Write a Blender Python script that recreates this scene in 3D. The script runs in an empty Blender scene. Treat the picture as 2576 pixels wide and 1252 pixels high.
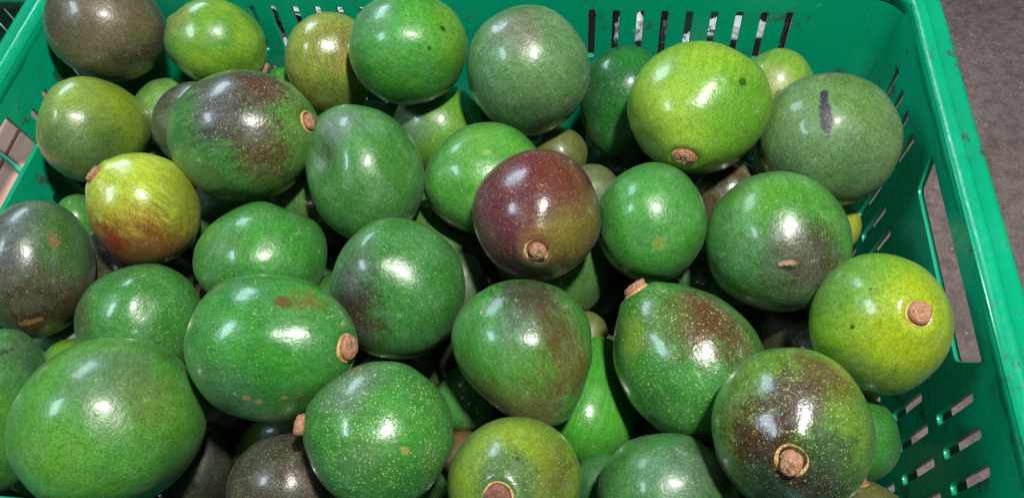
import bpy, bmesh, math, random
import numpy as np
from mathutils import Vector, Matrix, noise

# ------------------------------------------------------------------ camera, light, exposure
scene = bpy.context.scene
COL = scene.collection
H = 0.40                                   # camera height above the crate's rim, metres
W0, H0, F = 2576.0, 1252.0, 1950.0         # picture units used for measuring the photograph
_X = np.array([1, -.047, .11]); _Y = np.array([362, 3126, -1950.])
_Y /= np.linalg.norm(_Y); _X -= (_X @ _Y) * _Y; _X /= np.linalg.norm(_X); _Z = np.cross(_X, _Y)
RM = np.array([_X, _Y, _Z])                # camera axes -> world axes
CAM = np.array([0, 0, H])

cd = bpy.data.cameras.new('camera'); cam = bpy.data.objects.new('camera', cd); COL.objects.link(cam)
cam.matrix_world = Matrix.Translation(CAM) @ Matrix(RM.tolist()).to_4x4()
cd.sensor_width = 36; cd.lens = 36 * F / W0; cd.clip_start = .01; cd.clip_end = 50
scene.camera = cam

world = bpy.data.worlds.new('World'); scene.world = world; world.use_nodes = True
bg = world.node_tree.nodes['Background']
bg.inputs[0].default_value = (.80, .92, 1.0, 1); bg.inputs[1].default_value = .075
vs = scene.view_settings
vs.view_transform = 'Standard'; vs.look = 'None'; vs.exposure = 0.0; vs.gamma = 1.0

def lamp(name, loc, target, size, power, colr, sy=None):
    l = bpy.data.lights.new(name, 'AREA'); l.shape = 'ELLIPSE' if sy is None else 'RECTANGLE'
    l.size = size; l.size_y = sy or size; l.energy = power; l.color = colr
    o = bpy.data.objects.new(name, l); COL.objects.link(o); o.location = loc
    z = (Vector(loc) - Vector(target)).normalized(); y = z.cross(Vector((0, 1, -.2))).normalized(); x = y.cross(z)
    o.rotation_euler = Matrix((x, y, z)).transposed().to_euler()
    return o
lamp('ceiling_bulb', (.22, .16, 1.12), (-.1, .28, 0), .095, 24.5, (1, .985, .93))
lamp('stall_lamp', (-1.14, .14, 1.12), (-.1, .28, 0), .46, 8.2, (.66, .85, 1.0), .24)
lamp('shop_front_lamp', (-1.09, 1.50, .84), (-.1, .28, 0), .72, 11.0, (.62, .82, 1.0), .36)

def ray(x, y):
    return RM @ np.array([(x - W0 / 2) / F, -(y - H0 / 2) / F, -1.0])
def project(P):
    q = (np.asarray(P) - CAM) @ RM
    return np.stack([W0 / 2 + F * q[..., 0] / -q[..., 2], H0 / 2 - F * q[..., 1] / -q[..., 2]], -1)

# ------------------------------------------------------------------ helpers
def lin(c):
    return tuple(((v / 255) / 12.92 if v <= 10 else (((v / 255) + .055) / 1.055) ** 2.4) for v in c)
def link(o, parent=None):
    COL.objects.link(o)
    if parent: o.parent = parent
    return o
def mesh_obj(name, verts, faces, mat, parent=None, smooth=True):
    me = bpy.data.meshes.new(name); me.from_pydata([tuple(v) for v in verts], [], faces); me.update()
    if smooth: me.polygons.foreach_set('use_smooth', [True] * len(me.polygons))
    if mat: me.materials.append(mat)
    return link(bpy.data.objects.new(name, me), parent)
def bm_obj(name, bm, mat, parent=None, smooth=False):
    me = bpy.data.meshes.new(name); bm.to_mesh(me); bm.free()
    if smooth: me.polygons.foreach_set('use_smooth', [True] * len(me.polygons))
    me.materials.append(mat)
    return link(bpy.data.objects.new(name, me), parent)
def tag(o, label, cat, group=None, kind=None):
    if label: o['label'] = label
    if cat: o['category'] = cat
    if group: o['group'] = group
    if kind: o['kind'] = kind
    return o

class NT:
    def __init__(s, name):
        s.m = bpy.data.materials.new(name); s.m.use_nodes = True; s.t = s.m.node_tree
        s.t.nodes.clear(); s.out = s.n('ShaderNodeOutputMaterial'); s.p = s.n('ShaderNodeBsdfPrincipled')
        s.t.links.new(s.p.outputs[0], s.out.inputs[0]); s.co = s.n('ShaderNodeTexCoord').outputs['Object']
    def n(s, typ, **kw):
        n = s.t.nodes.new(typ)
        for k, v in kw.items(): setattr(n, k, v)
        return n
    def _in(s, n, i, v):
        if v is None: return
        if isinstance(v, bpy.types.NodeSocket): s.t.links.new(v, n.inputs[i])
        elif isinstance(v, (tuple, list)) and len(v) == 3 and n.inputs[i].type == 'RGBA': n.inputs[i].default_value = (*v, 1)
        else: n.inputs[i].default_value = v
    def math(s, op, a, b=None, c=None, clamp=False):
        n = s.n('ShaderNodeMath', operation=op, use_clamp=clamp)
        for i, v in enumerate((a, b, c)): s._in(n, i, v)
        return n.outputs[0]
    def vec(s, op, a, b=None):
        n = s.n('ShaderNodeVectorMath', operation=op); s._in(n, 0, a); s._in(n, 1, b)
        return n.outputs['Value'] if op in ('LENGTH', 'DISTANCE', 'DOT_PRODUCT') else n.outputs[0]
    def noise(s, scale, detail=3, rough=.5, vecin=None, off=0.0, dist=0.0):
        n = s.n('ShaderNodeTexNoise', noise_dimensions='4D')
        s._in(n, 'Vector', vecin or s.co); s._in(n, 'Scale', scale); s._in(n, 'Detail', detail)
        s._in(n, 'Roughness', rough); s._in(n, 'W', off); s._in(n, 'Distortion', dist)
        return n.outputs[0]
    def ramp(s, v, a, b, lo=0.0, hi=1.0):
        n = s.n('ShaderNodeMapRange', interpolation_type='SMOOTHSTEP'); s._in(n, 0, v)
        for i, x in ((1, a), (2, b), (3, lo), (4, hi)): s._in(n, i, x)
        return n.outputs[0]
    def mix(s, f, a, b, mode='MIX'):
        n = s.n('ShaderNodeMix', data_type='RGBA', blend_type=mode); s._in(n, 0, f); s._in(n, 6, a); s._in(n, 7, b)
        return n.outputs[2]
    def voro(s, scale, vecin=None, feature='F1', rnd=1.0):
        n = s.n('ShaderNodeTexVoronoi', feature=feature); s._in(n, 'Vector', vecin or s.co); s._in(n, 'Scale', scale)
        s._in(n, 'Randomness', rnd); return n
    def scale(s, v, xyz):
        n = s.n('ShaderNodeVectorMath', operation='MULTIPLY'); s._in(n, 0, v); n.inputs[1].default_value = xyz
        return n.outputs[0]
    def bump(s, h, strength, dist):
        n = s.n('ShaderNodeBump'); s._in(n, 'Height', h); s._in(n, 'Strength', strength); s._in(n, 'Distance', dist)
        s.t.links.new(n.outputs[0], s.p.inputs['Normal'])
    def set(s, **kw):
        for k, v in kw.items(): s._in(s.p, k.replace('_', ' '), v)
        return s.m

# ------------------------------------------------------------------ surroundings' materials
def plastic(name, colour, dirt=.5):
    t = NT(name)
    big = t.noise(7, 4, .6); fine = t.noise(160, 3, .6); g = t.noise(38, 5, .7, off=3)
    c = t.mix(t.ramp(big, .3, .75), colour, tuple(v * .80 for v in colour))
    c = t.mix(t.ramp(g, .57, .68, 0, .9 * dirt), c, lin((40, 62, 50)))
    fd = t.noise(4.5, 5, .7, off=6); c = t.mix(t.ramp(fd, .5, .72, 0, .35), c, lin((60, 170, 135)))
    gr = t.noise(22, 6, .75, off=9)
    c = t.mix(t.ramp(gr, .575, .63, 0, 1.4 * dirt), c, lin((60, 50, 46)))
    scr = t.noise(60, 3, .6, vecin=t.scale(t.co, (1, .12, 1)), off=2)
    c = t.mix(t.ramp(scr, .66, .74, 0, .35), c, tuple(min(1, v * 1.5 + .06) for v in colour))
    t.bump(t.math('ADD', fine, t.math('MULTIPLY', big, .8)), .35, .0006)
    return t.set(Base_Color=c, Roughness=t.ramp(fine, .3, .7, .18, .34), IOR=1.52)

GREEN = plastic('green_plastic', lin((0, 152, 110)))
BLACKP = plastic('black_plastic', lin((26, 28, 30)), .2)

def floor_mat():
    t = NT('worn_concrete')
    a = t.noise(5, 6, .65); b = t.noise(70, 5, .7, off=2); s = t.noise(420, 2, .6, off=5)
    c = t.mix(t.ramp(a, .3, .7), lin((136, 120, 116)), lin((110, 97, 96)))
    c = t.mix(t.ramp(b, .42, .64, 0, .60), c, lin((72, 64, 66)))
    c = t.mix(t.ramp(s, .55, .7, 0, .45), c, lin((176, 162, 160)))
    st2 = t.noise(14, 6, .75, off=11); c = t.mix(t.ramp(st2, .50, .68, 0, .32), c, lin((74, 66, 68)))
    v = t.voro(55); c = t.mix(t.ramp(v.outputs[0], .05, .11, .8, 0), c, lin((165, 158, 155)))
    t.bump(t.math('ADD', b, s), 1, .003)
    return t.set(Base_Color=c, Roughness=.75)
def card_mat():
    t = NT('cardboard')
    a = t.noise(4, 5, .6); b = t.noise(90, 3, .6, vecin=t.scale(t.co, (1, .1, 1)))
    c = t.mix(t.ramp(a, .3, .7), lin((218, 170, 146)), lin((196, 148, 126)))
    c = t.mix(t.ramp(b, .4, .7, 0, .3), c, lin((140, 104, 90)))
    t.bump(b, .3, .0008)
    return t.set(Base_Color=c, Roughness=.8)
def bag_mat():
    t = NT('white_polythene')
    t.bump(t.noise(30, 4, .6), .6, .004)
    return t.set(Base_Color=lin((176, 184, 190)), Roughness=.3)
def plain(name, rgb, rough=.6):
    t = NT(name); a = t.noise(60, 4, .6)
    c = t.mix(t.ramp(a, .3, .7), lin(rgb), tuple(v * .75 for v in lin(rgb)))
    t.bump(a, .4, .0006)
    return t.set(Base_Color=c, Roughness=rough)
FLOORM, CARD, BAG = floor_mat(), card_mat(), bag_mat()
STRAP = plain('green_strap_plastic', (20, 165, 120), .35)

# ------------------------------------------------------------------ floor
FZ = -.285
mesh_obj('floor', [(-6, -5, FZ), (6, -5, FZ), (6, 7, FZ), (-6, 7, FZ)], [(0, 1, 2, 3)], FLOORM, smooth=False)['kind'] = 'structure'

# ------------------------------------------------------------------ crate
LEAN = math.tan(math.radians(4.5)); DEPTH = .268; TH = .0028
def panel_mesh(name, outline, holes, to_world):
    """flat sheet with holes, TH thick; (u, v, w): along, height, outwards"""
    cu = bpy.data.curves.new(name, 'CURVE'); cu.dimensions = '2D'; cu.fill_mode = 'BOTH'
    cu.extrude = TH / 2; cu.bevel_depth = .0005; cu.bevel_resolution = 1
    for loop in [outline] + holes:
        sp = cu.splines.new('POLY'); sp.points.add(len(loop) - 1)
        for p, q in zip(sp.points, loop): p.co = (q[0], q[1], 0, 1)
        sp.use_cyclic_u = True
    o = bpy.data.objects.new(name, cu); COL.objects.link(o)
    dg = bpy.context.evaluated_depsgraph_get()
    me = bpy.data.meshes.new_from_object(o.evaluated_get(dg))
    bpy.data.objects.remove(o); bpy.data.curves.remove(cu)
    for v in me.vertices: v.co = to_world(v.co.x, v.co.y, v.co.z)
    me.name = name; me.update()
    return me
def slot(u, top, bot, w, sk=0.0, n=4):
    """rounded slot outline, top and bottom heights"""
    r = w * .32; pts = []
    for cx, cy, a0 in ((w / 2 - r, top - r, 0), (-w / 2 + r, top - r, 90), (-w / 2 + r, bot + r, 180), (w / 2 - r, bot + r, 270)):
        for k in range(n):
            a = math.radians(a0 + 90 * k / (n - 1)); pts.append((u + cx + r * math.cos(a), cy + r * math.sin(a)))
    return pts
def chamfer_hole(u0, u1, top, bot, c, r=.004):
    raw = [(u0, top), (u1, top), (u1 - c, bot), (u0 + c, bot)]; pts = []
    for i, p in enumerate(raw):
        a = Vector(raw[i - 1]); b = Vector(p); d = Vector(raw[(i + 1) % 4])
        e0 = b + (a - b).normalized() * r; e1 = b + (d - b).normalized() * r
        for k in range(4):
            t_ = k / 3; pts.append(tuple((1 - t_) ** 2 * e0 + 2 * t_ * (1 - t_) * b + t_ ** 2 * e1))
    return pts

X0, X1, Y0, Y1 = -1.143 * H, .552 * H, .200 * H, 1.250 * H    # inner rim lines
CR = .020                                                      # corner rounding
def make_crate(x0, x1, y0, y1, mat, name='crate'):
    root = bpy.data.objects.new(name, None); link(root)
    top = -.004
    def wall(nm, a, b, mapf, holes):
        L = b - a; s = DEPTH * LEAN
        me = panel_mesh(nm, [(a + CR, top), (b - CR, top), (b - CR, -DEPTH), (a + CR, -DEPTH)], holes, mapf)
        me.materials.append(mat); return link(bpy.data.objects.new(nm, me), root)
    # long walls (back and front): three rows of slots in two fields
    def long_holes(x0, x1):
        hs = []; xm = (x0 + x1) / 2 + .018
        pitch = .0485 * H
        for side in (0, 1):
            for k in range(9):
                u = (-.033 * H + pitch * k) if side else (-.033 * H - .232 * H - pitch * k - .246 * H)
                u += xm - (-.295 * H * 0 + (-1.143 + .552) / 2 * H + .018)
                for t_, b_ in ((-.028, -.0755), (-.092, -.135), (-.151, -.196), (-.212, -.250)):
                    hs.append(slot(u, t_, b_, .0066))
        return hs
    wall('long_wall', x0, x1, lambda u, v, w: (u, y1 + TH / 2 + w + v * LEAN, v), long_holes(x0, x1))
    wall('long_wall', x0, x1, lambda u, v, w: (u, y0 - TH / 2 - w - v * LEAN, v), long_holes(x0, x1))
    def short_holes(ya, yb, left=False):
        hs = []; pitch = .0535 * H; o = ya - .200 * H
        hs.append(chamfer_hole(o + .505 * H, o + .905 * H, -.021, -.058, -.003) if left else chamfer_hole(o + .505 * H, o + .885 * H, -.021, -.047, .012))
        u = o + 1.115 * H
        while u > ya + .045:
            c = (u - o) / H
            if not (.485 < c < .93): hs.append(slot(u, -.037, -.080, .0076))
            hs.append(slot(u, -.092, -.137, .0076)); hs.append(slot(u, -.149, -.193, .0074)); hs.append(slot(u, -.211, -.250, .0074))
            u -= pitch
        return hs
    wall('short_wall', y0, y1, lambda u, v, w: (x1 + TH / 2 + w + v * LEAN, u, v), short_holes(y0, y1))
    wall('short_wall', y0, y1, lambda u, v, w: (x0 - TH / 2 - w - v * LEAN, u, v), short_holes(y0, y1, True))
    # rounded corners
    for cx, cy, a0 in ((x1, y1, 0), (x0, y1, 90), (x0, y0, 180), (x1, y0, 270)):
        sx = 1 if cx == x1 else -1; sy = 1 if cy == y1 else -1
        V = []; Fc = []; n = 8; rows = (top, -.05, -.12, -DEPTH)
        for wi in (0, TH):
            for z in rows:
                lx = sx * z * LEAN; ly = sy * z * LEAN
                for k in range(n + 1):
                    a = math.radians(a0 + 90 * k / n)
                    # leaning walls meet along a line that also leans, so the arc moves with both
                    V.append((cx - sx * CR + lx + (CR + wi) * math.cos(a), cy - sy * CR + ly + (CR + wi) * math.sin(a), z))
        R_ = len(rows); m = n + 1
        for wi in (0, 1):
            for r in range(R_ - 1):
                for k in range(n):
                    q = wi * R_ * m + r * m + k; f = (q, q + 1, q + m + 1, q + m); Fc.append(f if wi else f[::-1])
        # stretch arc ends to meet the panels, whose ends stay put
        for i, (x, y, z) in enumerate(V):
            k = i % m; e = k / n
            x -= sx * z * LEAN * (e if sx * sy > 0 else 1 - e); y -= sy * z * LEAN * ((1 - e) if sx * sy > 0 else e)
            V[i] = (x, y, z)
        mesh_obj('corner', V, Fc, mat, root)
    # floor of the crate
    bx0, bx1, by0, by1 = x0 + DEPTH * LEAN, x1 - DEPTH * LEAN, y0 + DEPTH * LEAN, y1 - DEPTH * LEAN
    hs = []
    nx, ny = 22, 12
    for i in range(nx):
        for j in range(ny):
            u = bx0 + .03 + (bx1 - bx0 - .06) * i / (nx - 1); v = by0 + .03 + (by1 - by0 - .06) * j / (ny - 1)
            hs.append(slot(u, v + .010, v - .010, .008, n=2))
    me = panel_mesh('crate_floor', [(bx0, by0), (bx1, by0), (bx1, by1), (bx0, by1)], hs, lambda u, v, w: (u, v, -DEPTH - .004 + w))
    me.materials.append(mat); link(bpy.data.objects.new('crate_floor', me), root)
    # swept rim and outer ribs round the rounded rectangle
    def sweep(nm, prof, zoff=0.0, inset=0.0):
        path = []; n = 8
        X1_, X0_, Y1_, Y0_ = x1 - inset, x0 + inset, y1 - inset, y0 + inset
        for cx, cy, a0, dx, dy in ((X1_ - CR, Y1_ - CR, 0, 0, 0), (X0_ + CR, Y1_ - CR, 90, 0, 0), (X0_ + CR, Y0_ + CR, 180, 0, 0), (X1_ - CR, Y0_ + CR, 270, 0, 0)):
            for k in range(n + 1):
                a = math.radians(a0 + 90 * k / n); path.append((cx, cy, math.cos(a), math.sin(a)))
        dense = []
        for i, p in enumerate(path):
            dense.append(p); q = path[(i + 1) % len(path)]
            if abs(p[2] - q[2]) + abs(p[3] - q[3]) < 1e-6:
                for k in range(1, 24):
                    t_ = k / 24; dense.append((p[0] + (q[0] - p[0]) * t_, p[1] + (q[1] - p[1]) * t_, p[2], p[3]))
        V = []; Fc = []; m = len(prof)
        for i, (cx, cy, nx_, ny_) in enumerate(dense):
            for o, z in prof:
                P = Vector((cx + nx_ * (CR + o), cy + ny_ * (CR + o), z + zoff))
                j = noise.noise(P * 9) * .0008 + noise.noise(P * 45) * .00025
                V.append((P.x + nx_ * j, P.y + ny_ * j, P.z + j * .8))
        N = len(dense)
        for i in range(N):
            for k in range(m):
                a = i * m + k; b = i * m + (k + 1) % m; c = ((i + 1) % N) * m + (k + 1) % m; d = ((i + 1) % N) * m + k
                Fc.append((a, b, c, d))
        o = mesh_obj(nm, V, Fc, mat, root)
        return o
    sweep('rim', [(-.0012, -.016), (-.0013, -.0075), (-.0009, -.0052), (.0003, -.0030), (.0020, -.0012), (.0042, 0), (.0062, .0003), (.0078, 0), (.0090, -.0008), (.0098, -.0014), (.0160, -.0016), (.0190, -.0022),
                  (.0206, -.0034), (.0212, -.0056), (.0212, -.017), (.0192, -.017), (.0190, -.006), (.0062, -.0050), (.0034, -.0075), (.0030, -.016)])
    for z, ex in ((-.0865, .010), (-.143, .010), (-.204, .010)):
        for sg, xx in ((1, x1), (-1, x0)):
            xa = xx + sg * (TH + z * LEAN - .0002); xb = xa + sg * ex; P = []
            for y in (y0 + CR, y1 - CR): P += [(xa, y, z - .0012), (xb, y, z - .0012), (xb, y, z + .0012), (xa, y, z + .0012)]
            mesh_obj('outer_rib', P, [(0, 1, 5, 4), (1, 2, 6, 5), (2, 3, 7, 6), (3, 0, 4, 7), (3, 2, 1, 0), (4, 5, 6, 7)], mat, root, False)
    return root
crate = make_crate(X0, X1, Y0, Y1, GREEN)
tag(crate, 'green perforated plastic crate heaped with avocados, scuffed along its right rim', 'crate')

# neighbours glimpsed past and through the walls
nb = make_crate(-1.143 * H, .552 * H, .2 * H, 1.215 * H, GREEN)
nb.location = (-.640, .475, -.05)
tag(nb, 'empty green crate standing beyond the far left corner of the full one', 'crate')
bk = make_crate(-1.143 * H, .552 * H, .2 * H, 1.215 * H, BLACKP)
bk.location = (.06, .62, -.015); tag(bk, 'black plastic crate behind the slotted back wall of the green crate', 'crate')

def lumpy(name, loc, size, seed, mat, sc=3.0, amp=.35, lab=None, cat=None, grp=None):
    bm = bmesh.new(); bmesh.ops.create_icosphere(bm, subdivisions=4, radius=1)
    for v in bm.verts:
        n_ = noise.fractal(v.co * sc + Vector((seed, 0, 0)), 1, 2, 4); r = 1 + amp * n_
        v.co = Vector((v.co.x * size[0] * r, v.co.y * size[1] * r, v.co.z * size[2] * r))
    o = bm_obj(name, bm, mat, smooth=True); o.location = loc
    return tag(o, lab, cat, grp)
def at(px, py, y):
    d = ray(px, py); return tuple(CAM + d * (y / d[1]))
for (px, py, y, sz, sd, lab) in ((1585, 78, .60, (.014, .012, .022), 3, 'white plastic bag seen through the second and third slots right of the dusty avocado'),
        (1740, 105, .61, (.010, .01, .007), 5, 'small white wrapper seen through the middle slots of the back wall'),
        (1850, 72, .62, (.034, .012, .012), 8, 'crumpled white bag seen through the right-hand slots of the back wall'),
        (790, 15, .60, (.045, .012, .006), 12, 'pale plastic bag seen through the left-hand slots of the back wall'),
        (742, 108, .58, (.016, .008, .005), 17, 'thin pale scrap seen low through the left-hand slots of the back wall'),
        (2, 78, .62, (.016, .02, .030), 15, 'white plastic bag beyond the left rim, in the top left corner')):
    lumpy('plastic_bag', at(px, py, y), sz, sd, BAG, lab=lab, cat='bag')

# cardboard box with a strap, outside the left handle hole
def box(name, x0, x1, y0, y1, z0, z1, mat, parent=None, bev=.002):
    bm = bmesh.new(); bmesh.ops.create_cube(bm, size=1)
    for v in bm.verts: v.co = Vector(((x0 + x1) / 2 + v.co.x * (x1 - x0), (y0 + y1) / 2 + v.co.y * (y1 - y0), (z0 + z1) / 2 + v.co.z * (z1 - z0)))
    bmesh.ops.bevel(bm, geom=bm.edges[:], offset=bev, segments=2, affect='EDGES')
    return bm_obj(name, bm, mat, parent)
cb = bpy.data.objects.new('cardboard_box', None); link(cb); cb.location = (-.56, .335, FZ); cb.rotation_euler.z = math.radians(2)
tag(cb, 'pinkish brown cardboard box with a green strap, seen through the left handle hole', 'box')
box('carton', -.13, .07, -.20, .13, 0, .185, CARD, cb)
for a, b in ((-.129, .0445), (.0465, .069)):
    box('flap', a, b, -.199, .129, .1855, .1885, CARD, cb, .0008)
sv = []; sf = []
MI = (Matrix.Translation(cb.location) @ Matrix.Rotation(math.radians(2), 4, 'Z')).inverted()
def onz(px, py, z):
    d = ray(px, py); return Vector(CAM + d * ((z - H) / d[2]))
pa, pb, pc = [MI @ onz(x, y, -.0945) for x, y in ((-150, 300), (20, 388), (75, 455))]
for i in range(25):
    t_ = i / 24; p = (1 - t_) ** 2 * pa + 2 * t_ * (1 - t_) * pb + t_ ** 2 * pc
    z = p.z + .0005 + .002 * math.sin(t_ * math.pi) ** 2
    sv += [(p.x - .001, p.y - .002, z), (p.x + .001, p.y + .002, z), (p.x + .001, p.y + .002, z + .0009), (p.x - .001, p.y - .002, z + .0009)]
    if i:
        q = 4 * i
        for k in range(4): sf.append((q - 4 + k, q - 4 + (k + 1) % 4, q + (k + 1) % 4, q + k))
mesh_obj('strap', sv, sf, STRAP, cb)

# ------------------------------------------------------------------ avocado skins
G1, G2 = (46, 138, 44), (34, 112, 48)           # fresh green, deep green
GG, GB = (92, 142, 98), (50, 118, 70)           # grey green, blue green
LM, LY, YG = (112, 172, 34), (158, 190, 26), (176, 190, 70)
OL, BR, DK = (92, 88, 58), (96, 62, 38), (44, 40, 38)
PU, RD, MU = (92, 34, 44), (134, 50, 26), (150, 138, 62)
BLACKISH = (34, 34, 34)

def gl(c):
    r, g, b = lin(c)
    return (r * .93 + .001, g * .72, b * .70)
def pl_(c):
    r, g, b = lin(c)
    return (r * .74, g * .62, b * .70)
def skin(name, R, base, second, patches, seed, dots=.7, dark=.3, haze=.35, gloss=.26, streak=0.0, dotsize=1.0, dotcol=(200, 216, 130)):
    """patches: (object-space point, radius, colour, strength, mode)"""
    t = NT(name); u = t.scale(t.co, (1 / R, 1 / R, 1 / R)); s = seed * 7.31
    big = t.noise(1.1, 3, .55, u, s); mid = t.noise(4.5, 4, .6, u, s + 1); fine = t.noise(34, 3, .65, u, s + 2)
    us = t.scale(u, (1, 1, .13)); strk = t.noise(15, 4, .68, us, s + 3)
    c = t.mix(t.ramp(t.math('ADD', big, t.math('MULTIPLY', t.math('SUBTRACT', mid, .5), .35)), .36, .64), gl(base), gl(second))
    warp = t.math('ADD', t.math('MULTIPLY', t.math('SUBTRACT', mid, .5), .75), t.math('MULTIPLY', t.math('SUBTRACT', fine, .5), .35))
    warps = t.math('MULTIPLY', t.math('SUBTRACT', strk, .5), 1.5)
    speck = t.math('MULTIPLY', t.math('SUBTRACT', t.noise(60, 2, .6, u, s + 12), .5), .9)
    spots = [q for q in patches if q[4] == 'spot']
    for (p, r, colr, st, mode) in patches:
        if mode == 'spot': continue
        pp = tuple(x / R for x in p)
        v = u if mode != 'line' else u
        d = t.vec('DISTANCE', v, pp)
        if mode in ('soft', 'dark'): d = t.math('ADD', d, t.math('ADD', t.math('MULTIPLY', warp, .9), t.math('MULTIPLY', warps, .25))); m = t.ramp(t.math('ADD', d, speck), r * .45, r * 1.45, st, 0)
        elif mode == 'streak': d = t.math('ADD', d, t.math('ADD', t.math('MULTIPLY', warps, .62), t.math('MULTIPLY', warp, .45))); m = t.ramp(t.math('ADD', d, speck), r * .55, r * 1.4, st, 0)
        elif mode == 'grad': m = t.ramp(t.math('ADD', d, t.math('MULTIPLY', warp, .3)), 0, r, st, 0)
        elif mode == 'spot': m = t.ramp(t.math('ADD', d, t.math('MULTIPLY', warp, .30 * min(1, r * 5))), r * .5, r * 1.1, st, 0)
        else: m = t.ramp(t.math('ADD', d, t.math('MULTIPLY', warp, .2)), r * .8, r, st, 0)
        c = t.mix(m, c, pl_(colr))
    # waxy bloom
    hz = t.math('MULTIPLY', t.ramp(t.noise(2.0, 7, .72, u, s + 5), .42, .68), haze)
    c = t.mix(t.math('MULTIPLY', hz, .30), c, lin((138, 172, 152)))
    # fine mottling along and across the skin
    mt = t.math('ADD', t.math('MULTIPLY', t.noise(52, 3, .75, u, s + 13), .65), t.math('MULTIPLY', strk, .35))
    c = t.mix(1.0, c, t.mix(t.ramp(mt, .36, .64), (.60, .62, .62), (1.34, 1.30, 1.30)), 'MULTIPLY')
    for (p, r, colr, st, mode) in spots:
        d = t.vec('DISTANCE', u, tuple(x / R for x in p))
        c = t.mix(t.ramp(t.math('ADD', d, t.math('MULTIPLY', warp, .30 * min(1, r * 5))), r * .55, r * 1.15, st, 0), c, pl_(colr))
    # dark pin marks
    v2 = t.voro(30, t.vec('ADD', u, (s, 0, 0))); sep = t.n('ShaderNodeSeparateColor'); t.t.links.new(v2.outputs[1], sep.inputs[0])
    gate = t.math('GREATER_THAN', sep.outputs[0], 1 - dark * .8)
    c = t.mix(t.math('MULTIPLY', t.ramp(v2.outputs[0], .10, .30, .75, 0), gate), c, lin((36, 46, 30)))
    # thin pale rub marks
    sv_ = t.noise(2.1, 2, .5, t.scale(u, (2.4, .5, 1.1)), s + 20); ln = t.math('ABSOLUTE', t.math('SUBTRACT', sv_, .5))
    rub = t.math('MULTIPLY', t.ramp(ln, .0, .006, 1, 0), t.ramp(t.noise(3.2, 4, .7, u, s + 21), .56, .64, 0, .55))
    c = t.mix(rub, c, lin((168, 170, 120)))
    # pale lenticels, two sizes
    for k, (sc, rad) in enumerate(((20, .145 * dotsize), (36, .17 * dotsize))):
        v1 = t.voro(sc, t.vec('ADD', u, (0, s, k * 3.0))); sp = t.n('ShaderNodeSeparateColor'); t.t.links.new(v1.outputs[1], sp.inputs[0])
        g = t.math('GREATER_THAN', sp.outputs[1], 1 - dots * (.80 if k == 0 else .6)); vr = t.math('MULTIPLY_ADD', sp.outputs[2], .9, .45)
        m = t.math('MULTIPLY', t.math('MULTIPLY', t.ramp(t.math('DIVIDE', v1.outputs[0], vr), rad * .5, rad * 1.4, 1, 0), g), t.ramp(big, .25, .6, .45, .85))
        c = t.mix(m, c, t.mix(.56, c, lin(dotcol), 'MIX'))
    v3 = t.voro(62, t.vec('ADD', u, (s, s, 0))); s3 = t.n('ShaderNodeSeparateColor'); t.t.links.new(v3.outputs[1], s3.inputs[0])
    c = t.mix(t.math('MULTIPLY', t.ramp(v3.outputs[0], .12, .42, .20, 0), t.math('GREATER_THAN', s3.outputs[0], .45)), c, lin((150, 186, 112)))
    rough = t.math('ADD', t.math('ADD', t.math('MULTIPLY', hz, .22), gloss + .05), t.math('MULTIPLY', t.math('SUBTRACT', fine, .5), .14))
    hgt = t.math('ADD', t.math('MULTIPLY', t.noise(26, 2, .5, u, s + 8), 1.0), t.math('ADD', t.math('MULTIPLY', mid, 2.2), t.math('MULTIPLY', t.noise(75, 2, .5, u, s + 9), .35)))
    t.bump(hgt, .5, R * .009)
    return t.set(Base_Color=c, Roughness=rough, IOR=1.46, Coat_Weight=.42, Coat_Roughness=.13, Coat_IOR=1.5, Sheen_Weight=.035, Sheen_Roughness=.4, Sheen_Tint=(.8, .95, .85))

def stem_mat(name, a, b, sc=40):
    t = NT(name); n1 = t.noise(sc * 12, 4, .7, off=1); n2 = t.noise(sc * 30, 3, .6, off=4)
    c = t.mix(t.ramp(n1, .35, .65), lin(a), lin(b)); c = t.mix(t.ramp(n2, .54, .70, 0, .5), c, lin((84, 50, 38)))
    t.bump(t.math('ADD', n1, n2), .9, .0012)
    return t.set(Base_Color=c, Roughness=.7)
STEM = stem_mat('woody_stem', (186, 134, 104), (138, 92, 72)); STEMD = stem_mat('dark_woody_stem', (134, 88, 70), (98, 58, 46))
def cut_mat():
    t = NT('cut_stem_face'); n1 = t.noise(420, 5, .7, dist=2.5); n2 = t.noise(1300, 2, .6, off=4)
    c = t.mix(t.ramp(n1, .40, .60), lin((214, 170, 130)), lin((166, 116, 84))); c = t.mix(t.ramp(t.noise(600, 4, .7, off=8, dist=3), .57, .66, 0, .6), c, lin((78, 44, 34)))
    t.bump(t.math('ADD', n1, n2), 1, .0015)
    return t.set(Base_Color=c, Roughness=.75)
CUT = cut_mat()
COLLAR = stem_mat('corky_collar', (206, 170, 108), (158, 118, 68), 18)

# ------------------------------------------------------------------ the fruit as measured from the photograph
# box: x0, x1, y0, y1 of the silhouette; z: wanted height of its centre; stem: ('p', x, y) seen on the skin, ('v', right, up, towards) axis;
# k: taper; L: length over width; marks: (x, y, radius px, colour, strength, mode)
FR = []
def A(box, z, stem, k, L, base, second, label, marks=(), stemtype=None, dents=(), **kw):
    FR.append(dict(dents=dents, box=box, z=z, stem=stem, k=k, L=L, base=base, second=second, label=label, marks=marks, st=stemtype, kw=kw))

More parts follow.
